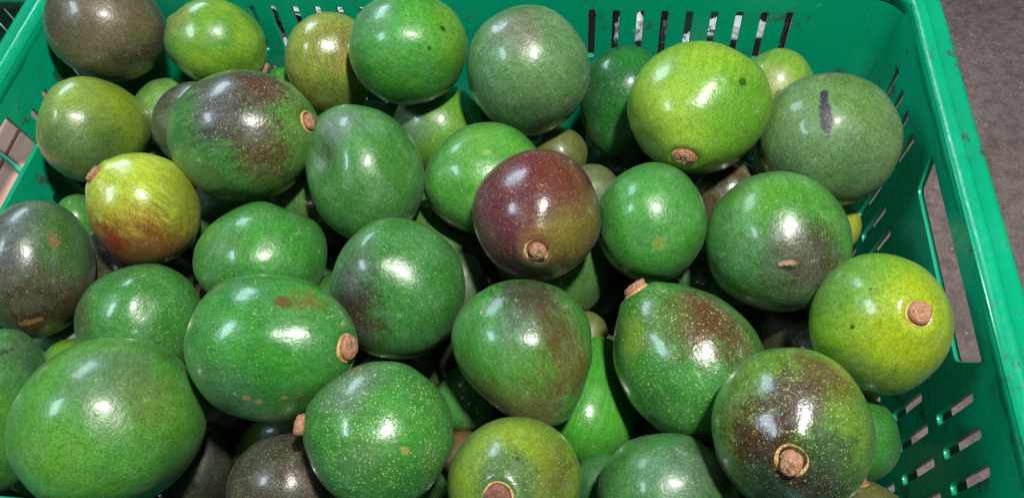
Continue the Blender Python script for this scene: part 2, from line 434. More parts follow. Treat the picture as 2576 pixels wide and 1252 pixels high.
A((108, 418, -75, 208), -.030, ('v', -.4, .3, -.8), .1, 1.03, (76, 80, 48), (62, 76, 44), 'brownish olive avocado at the far left corner of the crate', [(250, -10, 120, (104, 98, 92), .7, 'soft'), (300, 120, 110, (112, 108, 58), .6, 'soft'), (330, 180, 70, (48, 48, 40), .7, 'soft')], dots=.9, dark=.7, haze=.2, gloss=.30, dotsize=.8)
A((411, 673, -5, 216), -.040, ('p', 652, 166), .12, 1.02, LM, (84, 156, 44), 'lime green avocado with a brown stem at its lower right, beside the olive-brown one', [(440, 40, 60, (140, 150, 80), .5, 'soft'), (420, 190, 80, (50, 130, 60), .6, 'soft')], 'torn', dots=.35, dark=.4, haze=.2, gloss=.28)
A((716, 948, 30, 300), -.045, ('v', 0, -.9, -.2), .2, 1.15, (138, 166, 70), (112, 150, 54), 'mustard green avocado freckled with brown, half hidden left of the large round green one', [(850, 110, 60, (120, 96, 60), .5, 'streak'), (740, 220, 60, (150, 160, 50), .6, 'soft'), (840, 270, 80, (84, 128, 40), .6, 'soft')], dots=1.0, dark=.5, haze=.15, gloss=.2, dotsize=1.1)
A((875, 1178, -22, 266), -.030, ('v', -.1, .5, -.8), .08, 1.02, (64, 160, 44), (52, 146, 56), 'bright green round avocado at the back wall, cut by the top edge', [(920, 40, 70, (96, 140, 108), .5, 'soft'), (1150, 80, 80, LM, .6, 'soft'), (1114, 72, 9, (26, 60, 20), .9, 'spot'), (1080, 122, 6, (36, 70, 24), .9, 'spot')], dots=.4, dark=.5, haze=.3, gloss=.28)
A((1174, 1484, 12, 344), -.030, ('v', .35, -.6, -.6), .05, 1.04, (82, 138, 82), (66, 124, 74), 'dusty grey green avocado against the back wall left of the slots', [(1310, 75, 60, (118, 118, 98), .7, 'soft'), (1425, 252, 9, (150, 140, 80), .8, 'spot'), (1330, 320, 90, (38, 70, 46), .6, 'soft')], dots=.7, dark=.6, haze=.5, gloss=.3)
A((1458, 1680, 114, 396), -.052, ('v', -.2, -.95, .1), .28, 1.16, (24, 118, 42), (20, 98, 44), 'deep green glossy avocado standing behind the bright yellow-green one', [], dots=.6, dark=.2, haze=.25, gloss=.24)
A((1577, 1943, 103, 437), -.028, ('p', 1728, 392), .10, 1.0, (118, 178, 44), (98, 164, 40), 'large yellow-green avocado with a ringed stem low on its front, before the back slots', [(1640, 300, 120, (150, 196, 60), .6, 'streak'), (1868, 207, 12, (52, 84, 16), .9, 'spot'), (1880, 300, 120, (74, 160, 26), .6, 'soft')], 'wide', dots=.55, dark=.25, haze=.12, gloss=.24)
A((1850, 2052, 121, 330), -.058, ('v', .3, .6, -.7), .1, 1.0, (120, 176, 52), (98, 160, 50), 'pale lime avocado peeping out behind the yellow-green one, below the last slots', [(1935, 232, 60, (170, 176, 110), .6, 'soft'), (1962, 240, 14, (70, 70, 30), .8, 'spot')], dots=.6, dark=.4, haze=.3, gloss=.3)
A((1903, 2273, 183, 521), -.032, ('v', .2, -.2, -.9), .05, 1.03, (92, 136, 84), (84, 132, 66), 'matt grey-green avocado with a long dark scar, at the right wall', [(2073, 234, 9, (50, 44, 60), 1, 'spot'), (2073, 243, 10, (50, 44, 60), 1, 'spot'), (2074, 254, 13, (50, 44, 60), 1, 'spot'), (2075, 270, 16, (50, 44, 60), 1, 'spot'), (2078, 288, 17, (50, 44, 60), 1, 'spot'), (2080, 306, 16, (50, 44, 60), 1, 'spot'), (2080, 320, 12, (50, 44, 60), 1, 'spot'), (2081, 330, 8, (88, 76, 84), .9, 'spot'), (2082, 344, 5, (96, 76, 84), .9, 'spot'), (2105, 190, 55, (100, 92, 58), .8, 'soft'), (2150, 225, 100, (76, 136, 44), .7, 'soft'), (2050, 400, 110, (90, 144, 92), .5, 'soft'), (2130, 425, 60, (54, 116, 44), .5, 'soft')], dots=.8, dark=.8, haze=.4, gloss=.42)
A((90, 384, 192, 458), -.040, ('v', .93, .1, -.35), .28, 1.12, (118, 168, 46), (98, 152, 52), 'lime avocado at the left wall, greying toward its base', [(280, 220, 110, (150, 184, 40), .6, 'soft'), (170, 250, 70, (140, 178, 80), .5, 'soft'), (180, 400, 90, (96, 106, 84), .7, 'soft'), (240, 400, 90, (84, 140, 50), .5, 'soft')], dots=.35, dark=.55, haze=.2, gloss=.28)
A((419, 804, 175, 509), -.018, ('p', 758, 311), .16, 1.08, (56, 130, 60), (48, 120, 48), 'large egg-shaped avocado smeared purple across its top, tan stem facing right', [(720, 380, 130, (84, 140, 40), .7, 'soft'), (745, 250, 70, (84, 124, 40), .5, 'soft'), (590, 215, 105, (64, 40, 32), .95, 'streak'), (660, 215, 60, (84, 44, 26), .8, 'streak'), (560, 290, 75, (66, 46, 60), .85, 'streak'), (640, 340, 60, (86, 58, 60), .8, 'streak'), (680, 420, 60, (92, 62, 36), .6, 'streak')], 'small', dots=1.0, dark=.3, haze=.35, gloss=.22, dotsize=1.1)
A((380, 640, 205, 430), -.060, ('v', -.5, .2, -.8), .1, 1.05, (66, 100, 58), (70, 80, 56), 'dark speckled avocado tucked behind the left end of the purple-smeared one', [(430, 230, 60, (60, 56, 44), .6, 'soft')], dots=.9, dark=.7, haze=.4, gloss=.34)
A((214, 505, 384, 669), -.026, ('p', 238, 450), .14, 1.03, (164, 206, 58), (150, 192, 52), 'mustard yellow avocado with a rust-red base and pale stem, near the left handle hole', [(270, 520, 60, (160, 178, 50), .6, 'soft'), (258, 600, 85, (172, 56, 26), 1.0, 'soft'), (320, 650, 105, (128, 24, 18), 1.0, 'soft'), (370, 565, 45, (166, 120, 44), .6, 'streak'), (420, 630, 80, (128, 84, 36), .85, 'streak'), (470, 500, 80, (134, 150, 44), .7, 'soft')], 'stub', dots=.6, dark=.15, haze=.1, gloss=.22)
A((-75, 242, 504, 852), -.034, ('v', -.3, -.2, -.8), .08, 1.06, (56, 92, 50), (66, 80, 46), 'dull grey-brown avocado cut by the left edge, scratched near its base', [(60, 590, 90, (92, 98, 104), .8, 'soft'), (180, 600, 90, (60, 122, 50), .9, 'soft'), (100, 800, 100, (70, 38, 32), .8, 'soft'), (138, 608, 16, (140, 120, 66), .8, 'spot'), (85, 808, 9, (170, 128, 84), .8, 'spot'), (55, 815, 8, (170, 128, 84), .8, 'spot'), (70, 811, 10, (170, 128, 84), .8, 'spot'), (100, 803, 9, (170, 128, 84), .8, 'spot'), (128, 590, 10, (130, 110, 60), .7, 'spot')], dots=.9, dark=.6, haze=.45, gloss=.26)
A((764, 1069, 262, 609), -.042, ('v', -.55, .62, -.5), .20, 1.12, (54, 132, 60), (52, 128, 48), 'blue-green pear-shaped avocado leaning left, right of the purple-smeared one', [(850, 310, 60, (108, 130, 120), .6, 'soft'), (815, 400, 45, (76, 86, 60), .5, 'soft')], dents=[(793, 400, 60, .30)], dots=.6, dark=.4, haze=.55, gloss=.28)
A((1064, 1372, 307, 590), -.048, ('v', .7, .4, -.5), .12, 1.06, (70, 158, 46), (56, 142, 50), 'fresh green avocado partly behind the purple-red one', [(1190, 350, 60, (96, 166, 56), .6, 'soft'), (1100, 560, 70, (70, 110, 96), .5, 'soft'), (1225, 382, 12, (136, 186, 96), .8, 'spot')], dots=.8, dark=.3, haze=.35, gloss=.26)  # small pale spot is a glint painted into the skin
A((1187, 1511, 376, 708), -.016, ('p', 1350, 622), .10, 1.0, (80, 32, 52), (88, 34, 46), 'purple-red avocado with a wide tan stem scar, in the middle of the pile', [(1440, 600, 105, (118, 120, 40), .9, 'soft'), (1480, 540, 60, (108, 96, 36), .8, 'soft'), (1290, 480, 75, (96, 58, 52), .5, 'soft'), (1420, 440, 80, (100, 52, 30), .8, 'soft'), (1340, 690, 90, (58, 44, 46), .7, 'soft'), (1340, 610, 60, (150, 112, 70), .8, 'grad')], 'ring', dots=1.0, dark=.1, haze=.12, gloss=.2, dotsize=1.15, dotcol=(222, 176, 140))
A((1499, 1780, 408, 710), -.036, ('v', .2, .3, -.9), .08, 1.05, (56, 146, 50), (46, 130, 54), 'evenly green round avocado to the right of the purple-red one', [(1660, 610, 20, (140, 170, 60), .5, 'spot')], dots=.8, dark=.3, haze=.35, gloss=.27)
A((1774, 2145, 430, 785), -.028, ('v', -.2, .5, -.8), .10, 1.03, (64, 148, 40), (52, 124, 52), 'large green avocado with a dark brown bruise and a small split low on its right', [(1985, 640, 85, (50, 46, 28), .95, 'soft'), (2060, 665, 80, (62, 50, 38), .9, 'soft'), (2010, 720, 70, (78, 78, 68), .6, 'soft'), (1850, 620, 110, (62, 128, 70), .4, 'soft'), (1900, 480, 60, (80, 158, 34), .7, 'soft'), (1985, 668, 14, (34, 30, 22), .9, 'spot'), (1970, 668, 10, (34, 30, 22), .9, 'spot'), (1962, 664, 5, (176, 156, 116), .9, 'spot'), (1969, 662, 6, (176, 156, 116), .9, 'spot'), (1977, 661, 7, (176, 156, 116), .9, 'spot'), (1985, 660, 7, (176, 156, 116), .9, 'spot'), (1993, 660, 6, (176, 156, 116), .9, 'spot'), (2001, 661, 5, (150, 130, 90), .9, 'spot')], dots=.7, dark=.5, haze=.5, gloss=.28)
A((2034, 2401, 636, 994), -.026, ('p', 2306, 793), .10, 1.0, (118, 186, 24), (98, 174, 26), 'bright yellow-green avocado with a round woody stem, next to the right handle hole', [(2310, 820, 160, (164, 192, 24), .75, 'soft'), (2110, 700, 110, (86, 158, 62), .7, 'soft'), (2160, 960, 90, (98, 132, 76), .6, 'soft'), (2144, 822, 6, (34, 66, 14), .9, 'spot'), (2190, 726, 4, (50, 80, 20), .8, 'spot')], 'stub', dots=.5, dark=.45, haze=.1, gloss=.22)
A((484, 823, 506, 782), -.044, ('v', .45, .85, -.2), .34, 1.05, (48, 140, 46), (42, 126, 46), 'vivid green avocado with a dipped shoulder, behind the large one with brown flecks', [(560, 610, 50, (84, 128, 66), .5, 'soft')], dents=[(745, 512, 60, .26)], dots=.95, dark=.2, haze=.3, gloss=.24)
A((186, 512, 663, 965), -.040, ('v', -.8, .1, -.5), .16, 1.04, (52, 136, 56), (46, 126, 46), 'green avocado with pale dots wedged above the biggest avocado', [(200, 800, 40, (86, 70, 48), .6, 'soft')], dots=1.0, dark=.2, haze=.25, gloss=.23, dotsize=1.2)
A((462, 901, 690, 1062), -.020, ('p', 846, 878), .20, 1.12, (48, 142, 42), (42, 126, 50), 'large bright green avocado with two brown flecks on top and its stem at the right', [(712, 760, 24, (98, 70, 40), .85, 'spot'), (775, 752, 38, (112, 98, 44), .7, 'soft'), (620, 1000, 12, (176, 160, 84), .8, 'spot'), (650, 1010, 10, (186, 170, 90), .8, 'spot'), (715, 1000, 9, (176, 160, 84), .8, 'spot'), (590, 990, 6, (176, 160, 84), .8, 'spot'), (560, 1000, 90, (70, 120, 84), .6, 'soft')], 'wide', dots=.6, dark=.15, haze=.35, gloss=.2)
A((829, 1172, 547, 904), -.034, ('v', .3, -.5, -.7), .05, 1.03, (46, 128, 52), (42, 118, 44), 'round dark green avocado bruised blackish on its left flank', [(880, 740, 75, (38, 30, 36), 1, 'soft'), (900, 810, 70, (66, 56, 46), .8, 'soft'), (900, 660, 60, (80, 104, 86), .5, 'soft')], dots=.8, dark=.5, haze=.4, gloss=.26)
A((12, 520, 848, 1292), -.014, ('v', .2, .3, -.9), .05, 1.04, (70, 152, 42), (58, 138, 48), 'biggest avocado of the pile, at the near left corner', [(300, 950, 100, (88, 120, 84), .7, 'soft'), (390, 1000, 70, (104, 140, 48), .5, 'soft'), (100, 1180, 110, (90, 170, 36), .6, 'soft'), (430, 1220, 90, (46, 108, 58), .5, 'soft')], dots=.75, dark=.7, haze=.35, gloss=.3, dotsize=.8)
A((-160, 142, 826, 1236), -.045, ('v', -.2, -.2, -.8), .08, 1.1, (50, 128, 52), (60, 142, 46), 'green avocado mostly beyond the left edge, behind the biggest one', [(60, 880, 60, (66, 96, 74), .6, 'soft'), (28, 879, 6, (44, 62, 36), .8, 'spot'), (15, 883, 7, (44, 62, 36), .8, 'spot'), (2, 886, 7, (44, 62, 36), .8, 'spot')], dots=.6, dark=.5, haze=.4, gloss=.34)
A((762, 1143, 908, 1285), -.020, ('v', -.93, .12, -.1), .08, 1.02, (44, 134, 38), (40, 120, 46), 'green avocado covered in pale dots with a torn pinkish stem at its left', [(880, 960, 80, (92, 92, 96), .55, 'soft'), (1020, 1134, 11, (150, 160, 80), .8, 'spot'), (920, 1130, 60, (88, 134, 66), .4, 'soft')], 'torn', dots=1.0, dark=.1, haze=.3, gloss=.2, dotsize=1.5)
A((1124, 1463, 1047, 1400), -.026, ('p', 1255, 1247), .12, 1.02, (112, 156, 44), (92, 142, 44), 'olive-lime avocado at the bottom middle with a brown stem cut by the lower edge', [(1390, 1180, 90, (84, 80, 36), .8, 'soft'), (1160, 1120, 90, (84, 150, 48), .6, 'soft'), (1300, 1130, 100, (132, 172, 34), .7, 'soft'), (1270, 1200, 85, (54, 100, 60), .8, 'soft'), (1302, 1152, 5, (40, 50, 20), .9, 'spot'), (1240, 1200, 5, (40, 50, 20), .8, 'spot')], 'dark', dots=.9, dark=.1, haze=.2, gloss=.22, dotsize=1.1)
A((1135, 1491, 702, 1076), -.032, ('v', .28, -.92, .15), .42, 1.08, (52, 138, 44), (50, 126, 42), 'heart-shaped green avocado streaked brown, tapering downward in the centre', [(1330, 735, 90, (56, 44, 36), .9, 'streak'), (1390, 830, 75, (82, 62, 36), .8, 'streak'), (1440, 930, 75, (98, 76, 34), .8, 'streak'), (1330, 1040, 90, (90, 64, 28), .85, 'streak'), (1240, 1000, 60, (88, 92, 34), .7, 'streak'), (1300, 830, 60, (92, 126, 108), .5, 'soft'), (1310, 940, 80, (84, 142, 42), .5, 'soft')], dots=.5, dark=.3, haze=.3, gloss=.24)
A((1345, 1608, 845, 1175), -.070, ('v', .25, .9, -.2), .38, 1.16, (62, 160, 46), (54, 148, 44), 'smooth bright green avocado lying deeper, under the heart-shaped one', [], dots=.4, dark=.1, haze=.15, gloss=.24)
A((1542, 1932, 708, 1108), -.030, ('p', 1614, 742), .22, 1.10, (48, 136, 50), (44, 122, 44), 'egg-shaped avocado with a brown streaked shoulder, stem pointing up and left', [(1760, 790, 100, (88, 54, 36), .95, 'streak'), (1850, 850, 75, (84, 66, 40), .75, 'streak'), (1590, 850, 50, (124, 158, 30), .8, 'soft'), (1650, 790, 70, (74, 122, 40), .7, 'streak')], 'stub', dots=1.0, dark=.1, haze=.25, gloss=.2, dotsize=1.3)
A((1789, 2204, 873, 1300), -.018, ('p', 1993, 1150), .10, 1.0, (72, 124, 44), (80, 140, 40), 'large purple-brown and green avocado with a stepped tan stem, at the bottom right', [(2090, 960, 95, (92, 62, 26), .8, 'soft'), (1985, 1020, 85, (72, 42, 54), .9, 'soft'), (1900, 1110, 100, (70, 34, 28), .95, 'soft'), (2010, 1250, 150, (44, 20, 22), 1, 'soft'), (1830, 1190, 70, (60, 44, 30), .8, 'soft'), (2150, 1080, 80, (98, 150, 40), .8, 'soft'), (2080, 1140, 70, (52, 84, 56), .8, 'soft')], 'ring', dots=1.0, dark=.15, haze=.25, gloss=.18, dotsize=1.2)  # near-black mark at the base is shadow painted into the skin colour
A((1502, 1860, 1088, 1430), -.030, ('v', -.2, -.6, -.7), .06, 1.03, (50, 128, 54), (44, 112, 44), 'dull green avocado at the lower edge, left of the purple-brown one', [(1790, 1180, 90, (60, 66, 46), .6, 'soft'), (1690, 1180, 80, (86, 128, 102), .5, 'soft')], dots=.9, dark=.4, haze=.3, gloss=.3)
A((2020, 2267, 985, 1218), -.066, ('v', .2, .2, -.9), .06, 1.0, (42, 128, 44), (38, 116, 44), 'plain green avocado behind the right side of the purple-brown one', [], dots=.9, dark=.3, haze=.3, gloss=.3)
A((2095, 2315, 1208, 1440), -.062, ('p', 2172, 1222), .2, 1.08, (86, 98, 50), (74, 84, 40), 'brownish green avocado with a torn pink stem, at the lower right corner', [], 'torn', dots=.7, dark=.4, haze=.2, gloss=.3)
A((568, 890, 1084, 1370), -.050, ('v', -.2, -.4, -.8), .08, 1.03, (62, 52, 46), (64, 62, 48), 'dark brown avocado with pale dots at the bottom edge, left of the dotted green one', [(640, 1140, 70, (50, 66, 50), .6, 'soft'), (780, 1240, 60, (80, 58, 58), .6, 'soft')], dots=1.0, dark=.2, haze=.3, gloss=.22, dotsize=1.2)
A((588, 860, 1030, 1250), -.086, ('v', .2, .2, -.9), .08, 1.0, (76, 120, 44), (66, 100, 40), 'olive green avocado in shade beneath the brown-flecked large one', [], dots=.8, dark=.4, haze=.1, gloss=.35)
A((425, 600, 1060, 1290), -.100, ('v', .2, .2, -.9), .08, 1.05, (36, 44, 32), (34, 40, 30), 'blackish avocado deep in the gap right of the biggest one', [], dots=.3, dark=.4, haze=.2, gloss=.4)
A((330, 510, 196, 370), -.078, ('v', .6, .5, -.3), .15, 1.05, (104, 168, 70), (92, 152, 70), 'pale green avocado low down between the lime one and the olive-brown one', [], dots=.6, dark=.2, haze=.3, gloss=.3)
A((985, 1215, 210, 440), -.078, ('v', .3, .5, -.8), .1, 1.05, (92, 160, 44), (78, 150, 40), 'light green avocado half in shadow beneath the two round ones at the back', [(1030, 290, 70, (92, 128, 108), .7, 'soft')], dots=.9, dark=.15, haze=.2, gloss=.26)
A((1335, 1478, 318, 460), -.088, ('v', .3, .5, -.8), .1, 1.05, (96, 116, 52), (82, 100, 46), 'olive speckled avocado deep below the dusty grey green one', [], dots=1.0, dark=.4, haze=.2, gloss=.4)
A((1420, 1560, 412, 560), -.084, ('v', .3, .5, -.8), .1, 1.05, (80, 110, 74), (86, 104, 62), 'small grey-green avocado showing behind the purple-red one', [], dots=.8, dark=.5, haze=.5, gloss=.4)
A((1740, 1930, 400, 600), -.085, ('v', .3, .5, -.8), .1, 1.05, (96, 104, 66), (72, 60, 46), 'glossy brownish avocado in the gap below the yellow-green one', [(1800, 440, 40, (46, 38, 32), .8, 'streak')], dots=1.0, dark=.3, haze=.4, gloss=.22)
A((130, 262, 488, 640), -.078, ('v', .3, .5, -.8), .1, 1.05, (64, 146, 50), (56, 132, 50), 'small patch of green avocado behind the mustard and red one', [], dots=.5, dark=.3, haze=.2, gloss=.3)
A((650, 790, 168, 300), -.080, ('v', .3, .5, -.8), .1, 1.05, (60, 156, 40), (56, 146, 44), 'bright green avocado sliver above the purple-smeared one', [], dots=.5, dark=.3, haze=.2, gloss=.3)
A((95, 260, 850, 1010), -.080, ('v', .3, .5, -.8), .1, 1.05, (92, 164, 46), (80, 150, 46), 'lime sliver of avocado in the gap above the biggest one', [], dots=.5, dark=.3, haze=.2, gloss=.3)
A((1090, 1245, 915, 1085), -.086, ('v', .1, .9, .1), .35, 1.1, (56, 142, 56), (50, 124, 56), 'mid green avocado in the gap between the dotted one and the heart-shaped one', [], dots=.9, dark=.2, haze=.4, gloss=.4)
A((880, 1010, 888, 1030), -.084, ('v', .1, .9, .1), .2, 1.1, (90, 146, 70), (80, 130, 66), 'pale tip of a buried avocado above the dotted green one', [], dots=.7, dark=.2, haze=.3, gloss=.4)
A((1110, 1215, 635, 790), -.080, ('v', .3, .5, -.8), .1, 1.05, (84, 116, 84), (66, 104, 66), 'greyish green avocado showing to the right of the bruised dark green one', [], dots=.8, dark=.3, haze=.5, gloss=.4)
A((1425, 1530, 782, 905), -.084, ('v', .3, .5, -.8), .1, 1.05, (96, 118, 50), (84, 104, 50), 'olive avocado tip between the heart-shaped and the egg-shaped ones', [], dots=.8, dark=.3, haze=.2, gloss=.4)
A((1435, 1580, 1140, 1300), -.090, ('v', .3, .5, -.8), .1, 1.05, (44, 118, 56), (40, 106, 50), 'dark green avocado low at the bottom edge between two upper ones', [], dots=.6, dark=.3, haze=.3, gloss=.4)
A((1100, 1220, 1078, 1200), -.094, ('v', .3, .5, -.8), .1, 1.05, (92, 66, 42), (84, 70, 40), 'brown avocado sliver right of the dotted green one', [], dots=.8, dark=.3, haze=.2, gloss=.4)
A((2040, 2168, 505, 640), -.086, ('v', .5, .4, -.5), .1, 1.05, (150, 170, 50), (130, 160, 50), 'yellowish avocado under the scarred one, near the right wall', [], dots=.5, dark=.3, haze=.1, gloss=.4)

HERO = len(FR)
# ------------------------------------------------------------------ solve the distances so that the pile does not interpenetrate
def sphere_from_box(b):
    cx, cy = (b[0] + b[1]) / 2 - W0 / 2, (b[2] + b[3]) / 2 - H0 / 2
    rad = math.sqrt((b[1] - b[0]) * (b[3] - b[2])) / 2
    rho = math.hypot(cx, cy); th = math.atan(rho / F); al = rad * math.cos(th) / F
    for _ in range(20):
        ta, tb = math.tan(th + al), math.tan(th - al)
        mid = F * (ta + tb) / 2; th += (rho - mid) / F * math.cos(th) ** 2
        ca = F * math.sin(al) / math.sqrt(max(1e-6, math.cos(th) ** 2 - math.sin(al) ** 2)); cb_ = F * (ta - tb) / 2
        al *= rad / math.sqrt(ca * abs(cb_))
    k = math.tan(th) / max(rho, 1e-6)
    d = RM @ np.array([cx * k, -cy * k, -1.0]); d /= np.linalg.norm(d)
    return d, math.sin(al)
D_ = []; S_ = []
for f in FR:
    d, s = sphere_from_box(f['box']); D_.append(d); S_.append(s)
D_ = np.array(D_); S_ = np.array(S_); ZT = np.array([f['z'] for f in FR]); n = len(FR)
top = ZT > -.056
R0 = np.where(top, .0435, .041)
T = np.minimum((ZT - H) / D_[:, 2], 1.35 * R0 / S_)
low = ~top
T[low] = ((ZT - H) / D_[:, 2])[low]
fixed_r = np.where(low, .040, 0)          # deep ones: free radius, the silhouette is hidden anyway
for it in range(900):
    P = CAM + T[:, None] * D_; Rr = T * S_ * .97
    g = np.zeros(n)
    g += 2 * (P[:, 2] - ZT) * D_[:, 2] / .022 ** 2
    g += np.where(top, 2 * (Rr - .0435) * S_ / .006 ** 2, 0)
    dv = P[:, None] - P[None]; dist = np.linalg.norm(dv, axis=-1) + 1e-9; ov = Rr[:, None] + Rr[None] - dist
    np.fill_diagonal(ov, -1); m = ov > 0
    dd = (dv * D_[:, None]).sum(-1) / dist
    g += (np.where(m, 2 * ov * (S_[:, None] - dd), 0)).sum(1) / .0012 ** 2 * 2
    # walls
    for sgn, lim, ax in ((1, X1 - .004, 0), (-1, -(X0 + .004), 0), (1, Y1 - .006, 1), (-1, -(Y0 + .004), 1)):
        e = sgn * P[:, ax] + Rr - lim
        g += np.where(e > 0, 2 * e * (sgn * D_[:, ax] + S_), 0) / .002 ** 2
    T -= np.clip(2.0e-7 * g, -.002, .002)
    T = np.clip(T, .22, .75)

# ------------------------------------------------------------------ fruit mesh
NU, NV = 72, 48
def fruit_dirs():
    V = [(0., 0.)]; F_ = []
    th = [math.pi * ((i / NV) ** 1.0) for i in range(1, NV)]
    th = [.035, .07, .11, .15] + [t for t in th if t > .18]
    for t in th:
        for j in range(NU): V.append((t, 2 * math.pi * j / NU))
    V.append((math.pi, 0.)); m = len(th)
    for j in range(NU): F_.append((0, 1 + j, 1 + (j + 1) % NU))
    for i in range(m - 1):
        for j in range(NU):
            a = 1 + i * NU + j; b = 1 + i * NU + (j + 1) % NU; F_.append((a, a + NU, b + NU, b))
    e = len(V) - 1; o = 1 + (m - 1) * NU
    for j in range(NU): F_.append((e, o + (j + 1) % NU, o + j))
    return np.array(V), F_
DV, DF = fruit_dirs()
def fruit_shape(R, k, L, seed, dimple):
    t, p = DV[:, 0], DV[:, 1]; ct = np.cos(t)
    rho = np.sin(t) * (1 - k * ((1 + ct) / 2) ** 1.6); z = L * ct
    z = z - .05 * k * 0; z = z - dimple * np.exp(-(rho / .13) ** 2) + dimple * .45 * np.exp(-((rho - .26) / .10) ** 2) * (ct > 0)
    z = z + .03 * np.exp(-(rho / .10) ** 2) * (ct < 0)
    V = np.stack([rho * np.cos(p), rho * np.sin(p), z], -1)
    so = Vector((seed * 3.7, seed * 1.3, 0))
    for i, v in enumerate(V):
        q = Vector(v)
        V[i] *= 1 + .045 * noise.noise(q * 1.1 + so) + .016 * noise.noise(q * 2.6 + so) + .0025 * noise.noise(q * 7 + so)
    V *= R / (1 - k * .22)
    return V
def frame(ax):
    z = Vector(ax).normalized(); x = z.orthogonal().normalized(); y = z.cross(x)
    return np.array([[x.x, y.x, z.x], [x.y, y.y, z.y], [x.z, y.z, z.z]])

def stem_parts(root, V, R, kind, rng):
    """corky collar and woody stub at the stem pole (object space +Z)"""
    base = V[0]; zt = base[2] + .035 * R
    parts = []
    m = 20
    if kind:
        cr, sr, hh = {'ring': (.20, .12, .13), 'small': (.158, .112, .09), 'wide': (.180, .145, .09), 'dark': (.22, .185, .13), 'stub': (.180, .155, .11), 'torn': (.20, .15, .17)}[kind]
        def lathe(nm, prof, mat, jit, tilt=(0, 0), rag=0.0):
            Vv = []; Ff = []
            for i, (r, z) in enumerate(prof):
                for j in range(m):
                    a = 2 * math.pi * j / m
                    rr = r * R * (1 + jit * noise.noise(Vector((math.cos(a) * 1.4, math.sin(a) * 1.4, i * .35 + rng.random() * 0 + R * 900))))
                    zz = z * R + (rag * R * noise.noise(Vector((math.cos(a) * 2, math.sin(a) * 2, i * .9 + R * 700))) if i >= 2 else 0)
                    Vv.append((base[0] + rr * math.cos(a) + tilt[0] * z * R, base[1] + rr * math.sin(a) + tilt[1] * z * R, zt + zz))
            for i in range(len(prof) - 1):
                for j in range(m):
                    a = i * m + j; b = i * m + (j + 1) % m; Ff.append((a, b, b + m, a + m))
            Ff.append(tuple(range((len(prof) - 1) * m, len(prof) * m)))
            return mesh_obj(nm, Vv, Ff, mat, root)
        lathe('stem_collar', [(cr * 1.02, -.03), (cr * 1.03, .008), (cr * .98, .028), (cr * .88, .038), (min(cr * .84, sr * 1.38), .030), (min(cr * .80, sr * 1.15), .004), (sr * .8, .0), (.01, .0)], COLLAR, .05)
        tl = (rng.uniform(-.3, .3), rng.uniform(-.3, .3))
        sm = STEMD if kind == 'dark' else STEM
        if kind == 'dark': tl = (0, 0)
        st_ = lathe('stem', [(sr * .90, -.01), (sr, .035), (sr * 1.02, hh * .75), (sr * .95, hh * .98), (sr * .80, hh), (.01, hh * .90)], sm, .16, tl, .02)
        cf = lathe('cut_face', [(sr * .80, hh * .97), (sr * .76, hh * 1.05), (sr * .58, hh * 1.0), (sr * .42, hh * 1.12), (sr * .2, hh * .98), (.006, hh * 1.06)], CUT if kind != 'dark' else STEMD, .20, tl, .035)
        cf.parent = st_

